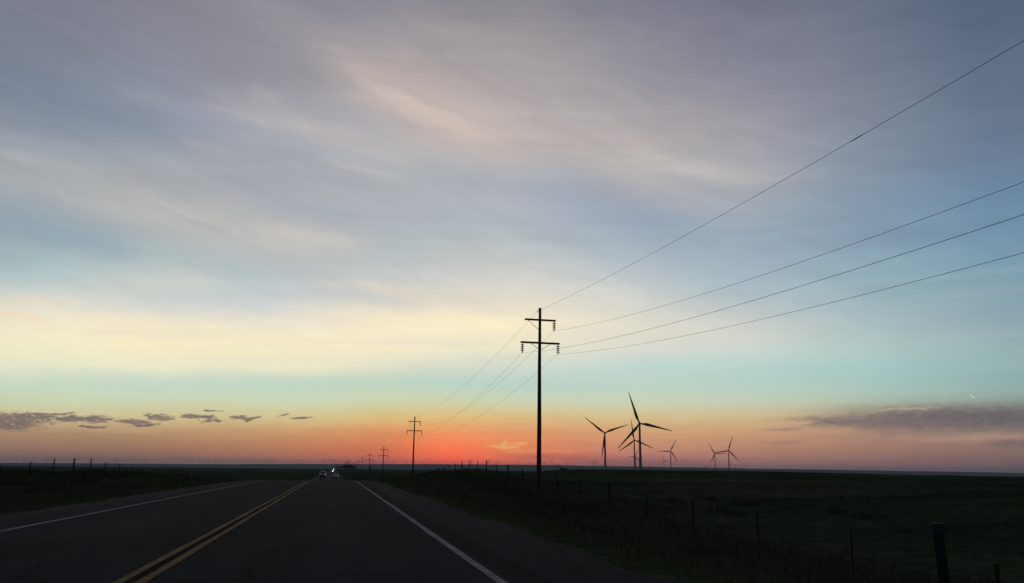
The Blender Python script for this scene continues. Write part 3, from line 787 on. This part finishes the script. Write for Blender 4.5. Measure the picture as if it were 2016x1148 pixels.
# horizontal distances shrink with elevation
ch = mth('MULTIPLY', az_n, mth('COSINE', mth('MULTIPLY', el_n, math.pi / 180)))
# base: one elevation ramp per azimuth, blended
t_n = mth('POWER', mth('MULTIPLY', mth('MAXIMUM', el_n, 0.0), 1 / 90), .5)
# long soft undulation of the base so that the bands are not ruled
und = noise2(vec(mth('MULTIPLY', ch, .05), mth('MULTIPLY', el_n, .16)), 1.0, 4, .55)
t_n = mth('ADD', t_n, mth('MULTIPLY', mth('SUBTRACT', und, .5), mth('MULTIPLY', t_n, .11)))
def ramp_node(az, x, keep):
    r = N('ShaderNodeValToRGB'); cr = r.color_ramp; cr.interpolation = 'LINEAR'
    while len(cr.elements) < len(ELS): cr.elements.new(.5)
    for e, el in zip(cr.elements, ELS):
        e.position = (el / 90) ** .5; e.color = tuple(col_color(az, el, keep, x)) + (1,)
    LK(t_n, r.inputs['Fac']); return r.outputs['Color']
cur = ramp_node(*COLS[0])
for (a0, _, _), c1 in zip(COLS[:-1], COLS[1:]):
    f = mth('MULTIPLY', mth('SUBTRACT', az_n, a0), 1 / (c1[0] - a0), clamp=True)
    cur = mix(f, cur, ramp_node(*c1))

# cloud coordinates: warped copies for soft cirrus (A) and for ragged low cloud (B)
wa1 = noise2(vec(mth('MULTIPLY', ch, .10), mth('MULTIPLY', el_n, .22)), 1.0, 4, .6)
wa2 = noise2(vec(mth('MULTIPLY_ADD', ch, .10, 37.0), mth('MULTIPLY', el_n, .22)), 1.0, 4, .6)
ax_ = mth('MULTIPLY_ADD', mth('SUBTRACT', wa1, .5), 2.6, ch)
ay_ = mth('MULTIPLY_ADD', mth('SUBTRACT', wa2, .5), 1.3, el_n)
# fibres: fine noise stretched along the drift of the cirrus (down to the right)
ca, sa = math.cos(RAD(-17)), math.sin(RAD(-17))
fu = mth('ADD', mth('MULTIPLY', ax_, ca), mth('MULTIPLY', ay_, sa)); fv = mth('SUBTRACT', mth('MULTIPLY', ay_, ca), mth('MULTIPLY', ax_, sa))
fib = noise2(vec(mth('MULTIPLY', fu, .11), mth('MULTIPLY', fv, .62)), 1.0, 7, .6, .6)
fib2 = noise2(vec(mth('MULTIPLY', ax_, .05), mth('MULTIPLY_ADD', ay_, .9, 11.0)), 1.0, 6, .55)
bx1 = noise2(vec(mth('MULTIPLY', ch, .9), mth('MULTIPLY', el_n, 2.4)), 1.0, 5, .65)
bx2 = noise2(vec(mth('MULTIPLY_ADD', ch, .9, 51.0), mth('MULTIPLY', el_n, 2.4)), 1.0, 5, .65)
bx_ = mth('MULTIPLY_ADD', mth('SUBTRACT', bx1, .5), 1.6, ch)
by_ = mth('MULTIPLY_ADD', mth('SUBTRACT', bx2, .5), .42, el_n)
lump = noise2(vec(mth('MULTIPLY', ch, 1.3), mth('MULTIPLY_ADD', el_n, 4.6, 3.0)), 1.0, 6, .62)
lump2 = noise2(vec(mth('MULTIPLY', ch, 2.9), mth('MULTIPLY_ADD', el_n, 13.0, 3.0)), 1.0, 9, .68, .5)
PA = vec(ax_, ay_); PB = vec(bx_, by_); PC = vec(ch, el_n)
def dotn(v, k):
    n = N('ShaderNodeVectorMath'); n.operation = 'DOT_PRODUCT'; LK(v, n.inputs[0]); n.inputs[1].default_value = k; return n.outputs['Value']
def streak(P, p0, p1, wpx):
    """A soft elongated patch between two places in the sky; wpx is its half width in hundredths of a radian-ish (1568 to a radian)."""
    def q(p):
        a, e = azel(*p); return a * math.cos(RAD(e)), e
    A, B = q(p0), q(p1); cx, cy = (A[0] + B[0]) / 2, (A[1] + B[1]) / 2
    ux, uy = B[0] - A[0], B[1] - A[1]; L = math.hypot(ux, uy); ux, uy = ux / L, uy / L
    hl = L / 2; w = wpx / 27.5
    u = mth('ADD', dotn(P, (ux / hl, uy / hl, 0)), -(cx * ux + cy * uy) / hl)
    v = mth('ADD', dotn(P, (-uy / w, ux / w, 0)), -(-cx * uy + cy * ux) / w)
    u2 = mth('MULTIPLY', u, u); u4 = mth('MULTIPLY', u2, u2)
    s = mth('MULTIPLY_ADD', v, v, u4)
    return mth('POWER', .3679, s)
CIRRUS = [
 ((690,668),(1010,677),5,.4,(230,226,206)), ((180,655),(620,648),5,.35,(236,225,203)), ((360,608),(720,640),8,.4,(230,222,207)), ((760,600),(1060,612),7,.4,(234,224,206)), ((60,705),(500,716),5,.35,(236,233,205)),
 ((740,110),(1060,300),88,.3,(200,184,178)), ((960,150),(1560,350),75,.3,(182,176,176)), ((-40,350),(760,470),62,.3,(178,179,182)),
 ((255,180),(470,215),9,.30,(168,168,180)), ((430,195),(790,305),22,.62,(194,186,184)), ((500,172),(565,205),16,.45,(186,178,180)),
 ((460,5),(650,95),32,.45,(158,153,158)), ((640,110),(1010,285),50,.62,(208,190,181)), ((760,180),(970,268),20,.5,(214,196,186)),
 ((990,235),(1340,335),42,.5,(197,187,181)), ((1150,290),(1540,350),18,.55,(194,189,185)), ((1230,355),(1450,405),28,.35,(186,184,186)),
 ((0,298),(190,338),12,.5,(182,184,187)), ((350,280),(480,310),10,.35,(178,179,184)), ((630,318),(790,346),8,.5,(194,194,195)),
 ((180,385),(650,485),34,.55,(203,199,192)), ((490,452),(710,482),18,.45,(210,204,194)), ((-40,432),(270,485),22,.55,(138,160,178)),
 ((520,395),(710,435),20,.45,(160,168,184)), ((620,552),(1010,598),13,.6,(228,218,200)), ((160,560),(430,548),26,.45,(214,214,200)),
 ((-30,588),(170,596),9,.5,(238,226,198)), ((-20,612),(78,629),5,.75,(253,222,180)), ((590,562),(820,598),11,.4,(188,196,203)),
 ((1090,570),(1520,680),38,.3,(218,217,206)), ((990,548),(1260,620),26,.35,(228,222,208)), ((1060,375),(1420,455),36,.4,(147,164,188)),
 ((1050,130),(1420,260),30,.3,(168,163,168)), ((640,90),(900,165),26,.28,(164,154,158)), ((0,150),(330,260),28,.25,(118,132,154)),
 ((250,640),(760,690),9,.4,(250,236,196)), ((60,672),(520,700),8,.4,(250,240,200)), ((560,700),(980,716),6,.4,(236,230,203)), ((1080,650),(1500,668),10,.4,(222,220,206)),
]
for p0, p1, w, s, c in CIRRUS:
    m = streak(PA, p0, p1, w)
    f = mth('MULTIPLY', m, mth('MULTIPLY_ADD', fib, 1.5 * s, .15 * s), clamp=True)
    cur = mix(f, cur, lin(c) + (1,))
# all-over fibrous veil, only in the upper sky
up = mth('MULTIPLY', mth('SUBTRACT', el_n, 5.0), .14, clamp=True)
veil = mth('MULTIPLY_ADD', mth('ADD', mth('SUBTRACT', fib, .5), mth('MULTIPLY', mth('SUBTRACT', fib2, .5), .8)), .17, 0.0)
g = mth('MULTIPLY_ADD', veil, up, 1.0)
cur = mix(1.0, cur, vec(g, g, g), 'MULTIPLY')
lay = noise2(vec(mth('MULTIPLY', bx_, .22), mth('MULTIPLY_ADD', by_, 2.6, 7.0)), 1.0, 5, .6)
low = mth('MULTIPLY', mth('SUBTRACT', 6.0, el_n), .25, clamp=True)
g = mth('MULTIPLY_ADD', mth('MULTIPLY', mth('SUBTRACT', lay, .5), .22), low, 1.0)
cur = mix(1.0, cur, vec(g, g, g), 'MULTIPLY')
lay2 = noise2(vec(mth('MULTIPLY_ADD', ch, .07, 5.0), mth('MULTIPLY', ay_, 1.5)), 1.0, 6, .6, .3)
bandm = mth('MULTIPLY', mth('MULTIPLY', mth('SUBTRACT', el_n, 6.0), 1.0, clamp=True), mth('MULTIPLY', mth('SUBTRACT', 15.0, el_n), .25, clamp=True))
f = mth('MULTIPLY', mth('MULTIPLY', mth('SUBTRACT', lay2, .45), 2.2, clamp=True), mth('MULTIPLY', bandm, .45))
cur = mix(f, cur, mix(.5, cur, lin((205, 208, 205)) + (1,)))
# low stratus at the right and lit scraps by the glow
LOW = [
 ((1640,826),(2260,822),25,.88,(108,100,102)), ((1740,822),(2260,812),17,.75,(108,101,105)), ((1550,829),(1880,833),9,.85,(128,113,113)), ((1505,846),(1580,845),2.6,.6,(150,122,122)),
 ((1725,808),(1835,803),2.0,.55,(214,180,150)), ((1525,832),(1600,831),2.8,.8,(222,176,138)), ((1560,851),(1700,847),4,.5,(205,158,134)),
 ((1790,866),(2060,858),6,.45,(196,158,143)), ((1945,874),(2080,872),7,.5,(104,88,92)), ((1500,872),(1590,871),2.4,.5,(142,112,116)),
 ((1470,868),(1560,869),2.0,.4,(205,150,128)), ((1350,882),(1420,884),2.6,.4,(214,150,118)), ((1640,862),(1760,866),3,.35,(160,132,130)),
 ((962,879),(1020,881),2.8,1.1,(255,192,112)), ((982,877),(1004,869),3.4,1.0,(255,186,112)), ((1006,874),(1038,873),3.4,1.0,(255,178,108)), ((990,888),(1130,889),3.2,1.05,(255,158,100)),
 ((1070,888),(1170,902),2.6,.6,(236,134,100)), ((1080,878),(1150,873),3.0,.4,(232,160,116)), ((995,899),(1180,902),6,.4,(190,94,86)), ((1100,908),(1400,908),7,.35,(150,98,104)),
 ((1230,889),(1290,890),2.2,.4,(226,132,104)), ((1250,858),(1320,859),3,.25,(225,170,125)),
]
for p0, p1, w, s, c in LOW:
    m = streak(PB, p0, p1, w)
    f = mth('MULTIPLY', m, mth('MULTIPLY_ADD', lump, 1.3 * s, .35 * s), clamp=True)
    cur = mix(f, cur, lin(c) + (1,))
# broken dark cumulus low at the left
CUM = [((-170,834),(110,829),17), ((-60,821),(120,822),8), ((90,824),(235,826),6.5), ((225,829),(300,832),4.5), ((288,821),(342,822),6.5), ((345,819),(432,822),4.5), ((392,829),(442,828),3.6), ((452,824),(494,821),4.2), ((478,827),(518,822),3.6), ((543,819),(570,816),2.4), ((570,824),(610,822),2.4), ((300,828),(330,827),3),
       ((150,840),(215,840),2.2), ((10,815),(150,814),2.6), ((405,810),(440,810),2.2), ((250,838),(320,836),3)]
env = None
for p0, p1, w in CUM:
    m = streak(PB, p0, p1, w); env = m if env is None else mth('MAXIMUM', env, m)
cm = mth('MULTIPLY', mth('SUBTRACT', mth('MULTIPLY', env, mth('MULTIPLY_ADD', lump2, 3.6, -.75)), .36), 2.4, clamp=True)
shade = noise2(vec(mth('MULTIPLY', ch, .5), mth('MULTIPLY', el_n, 2.0)), 1.0, 4, .6)
cc = N('ShaderNodeValToRGB'); cc.color_ramp.elements[0].position = .3; cc.color_ramp.elements[1].position = .7
cc.color_ramp.elements[0].color = lin((92, 85, 94)) + (1,); cc.color_ramp.elements[1].color = lin((132, 109, 106)) + (1,)
LK(shade, cc.inputs['Fac'])
cur = mix(mth('MULTIPLY', cm, .85), cur, cc.outputs['Color'])
# two short contrails
for p0, p1, w, s, c in (((1910,778),(1919,784),.9,.7,(232,228,218)), ((1267,807.7),(1276,809.2),.7,.55,(228,212,176))):
    cur = mix(mth('MULTIPLY', streak(PC, p0, p1, w), s), cur, lin(c) + (1,))
bg = N('ShaderNodeBackground'); LK(cur, bg.inputs['Color']); bg.inputs['Strength'].default_value = 1.0
wo = N('ShaderNodeOutputWorld'); LK(bg.outputs[0], wo.inputs['Surface'])

# the sun has just gone: only a trace of direct light along the horizon
sl = bpy.data.lights.new('sun', 'SUN'); sl.energy = .04; sl.angle = RAD(.5); sl.color = (1, .45, .25)
so = bpy.data.objects.new('sun', sl); COL.objects.link(so)
sd = Vector((math.sin(RAD(azel(890, 918)[0])), math.cos(RAD(azel(890, 918)[0])), math.tan(RAD(.7))))
so.rotation_euler = sd.to_track_quat('Z', 'Y').to_euler()

# ------------------------------------------------------------------ render settings
S.view_settings.view_transform = 'Standard'; S.view_settings.look = 'None'
S.view_settings.exposure = 0; S.view_settings.gamma = 1
S.render.engine = 'CYCLES'
S.cycles.use_denoising = True
S.cycles.max_bounces = 6; S.cycles.volume_bounces = 0
S.cycles.sample_clamp_indirect = 4
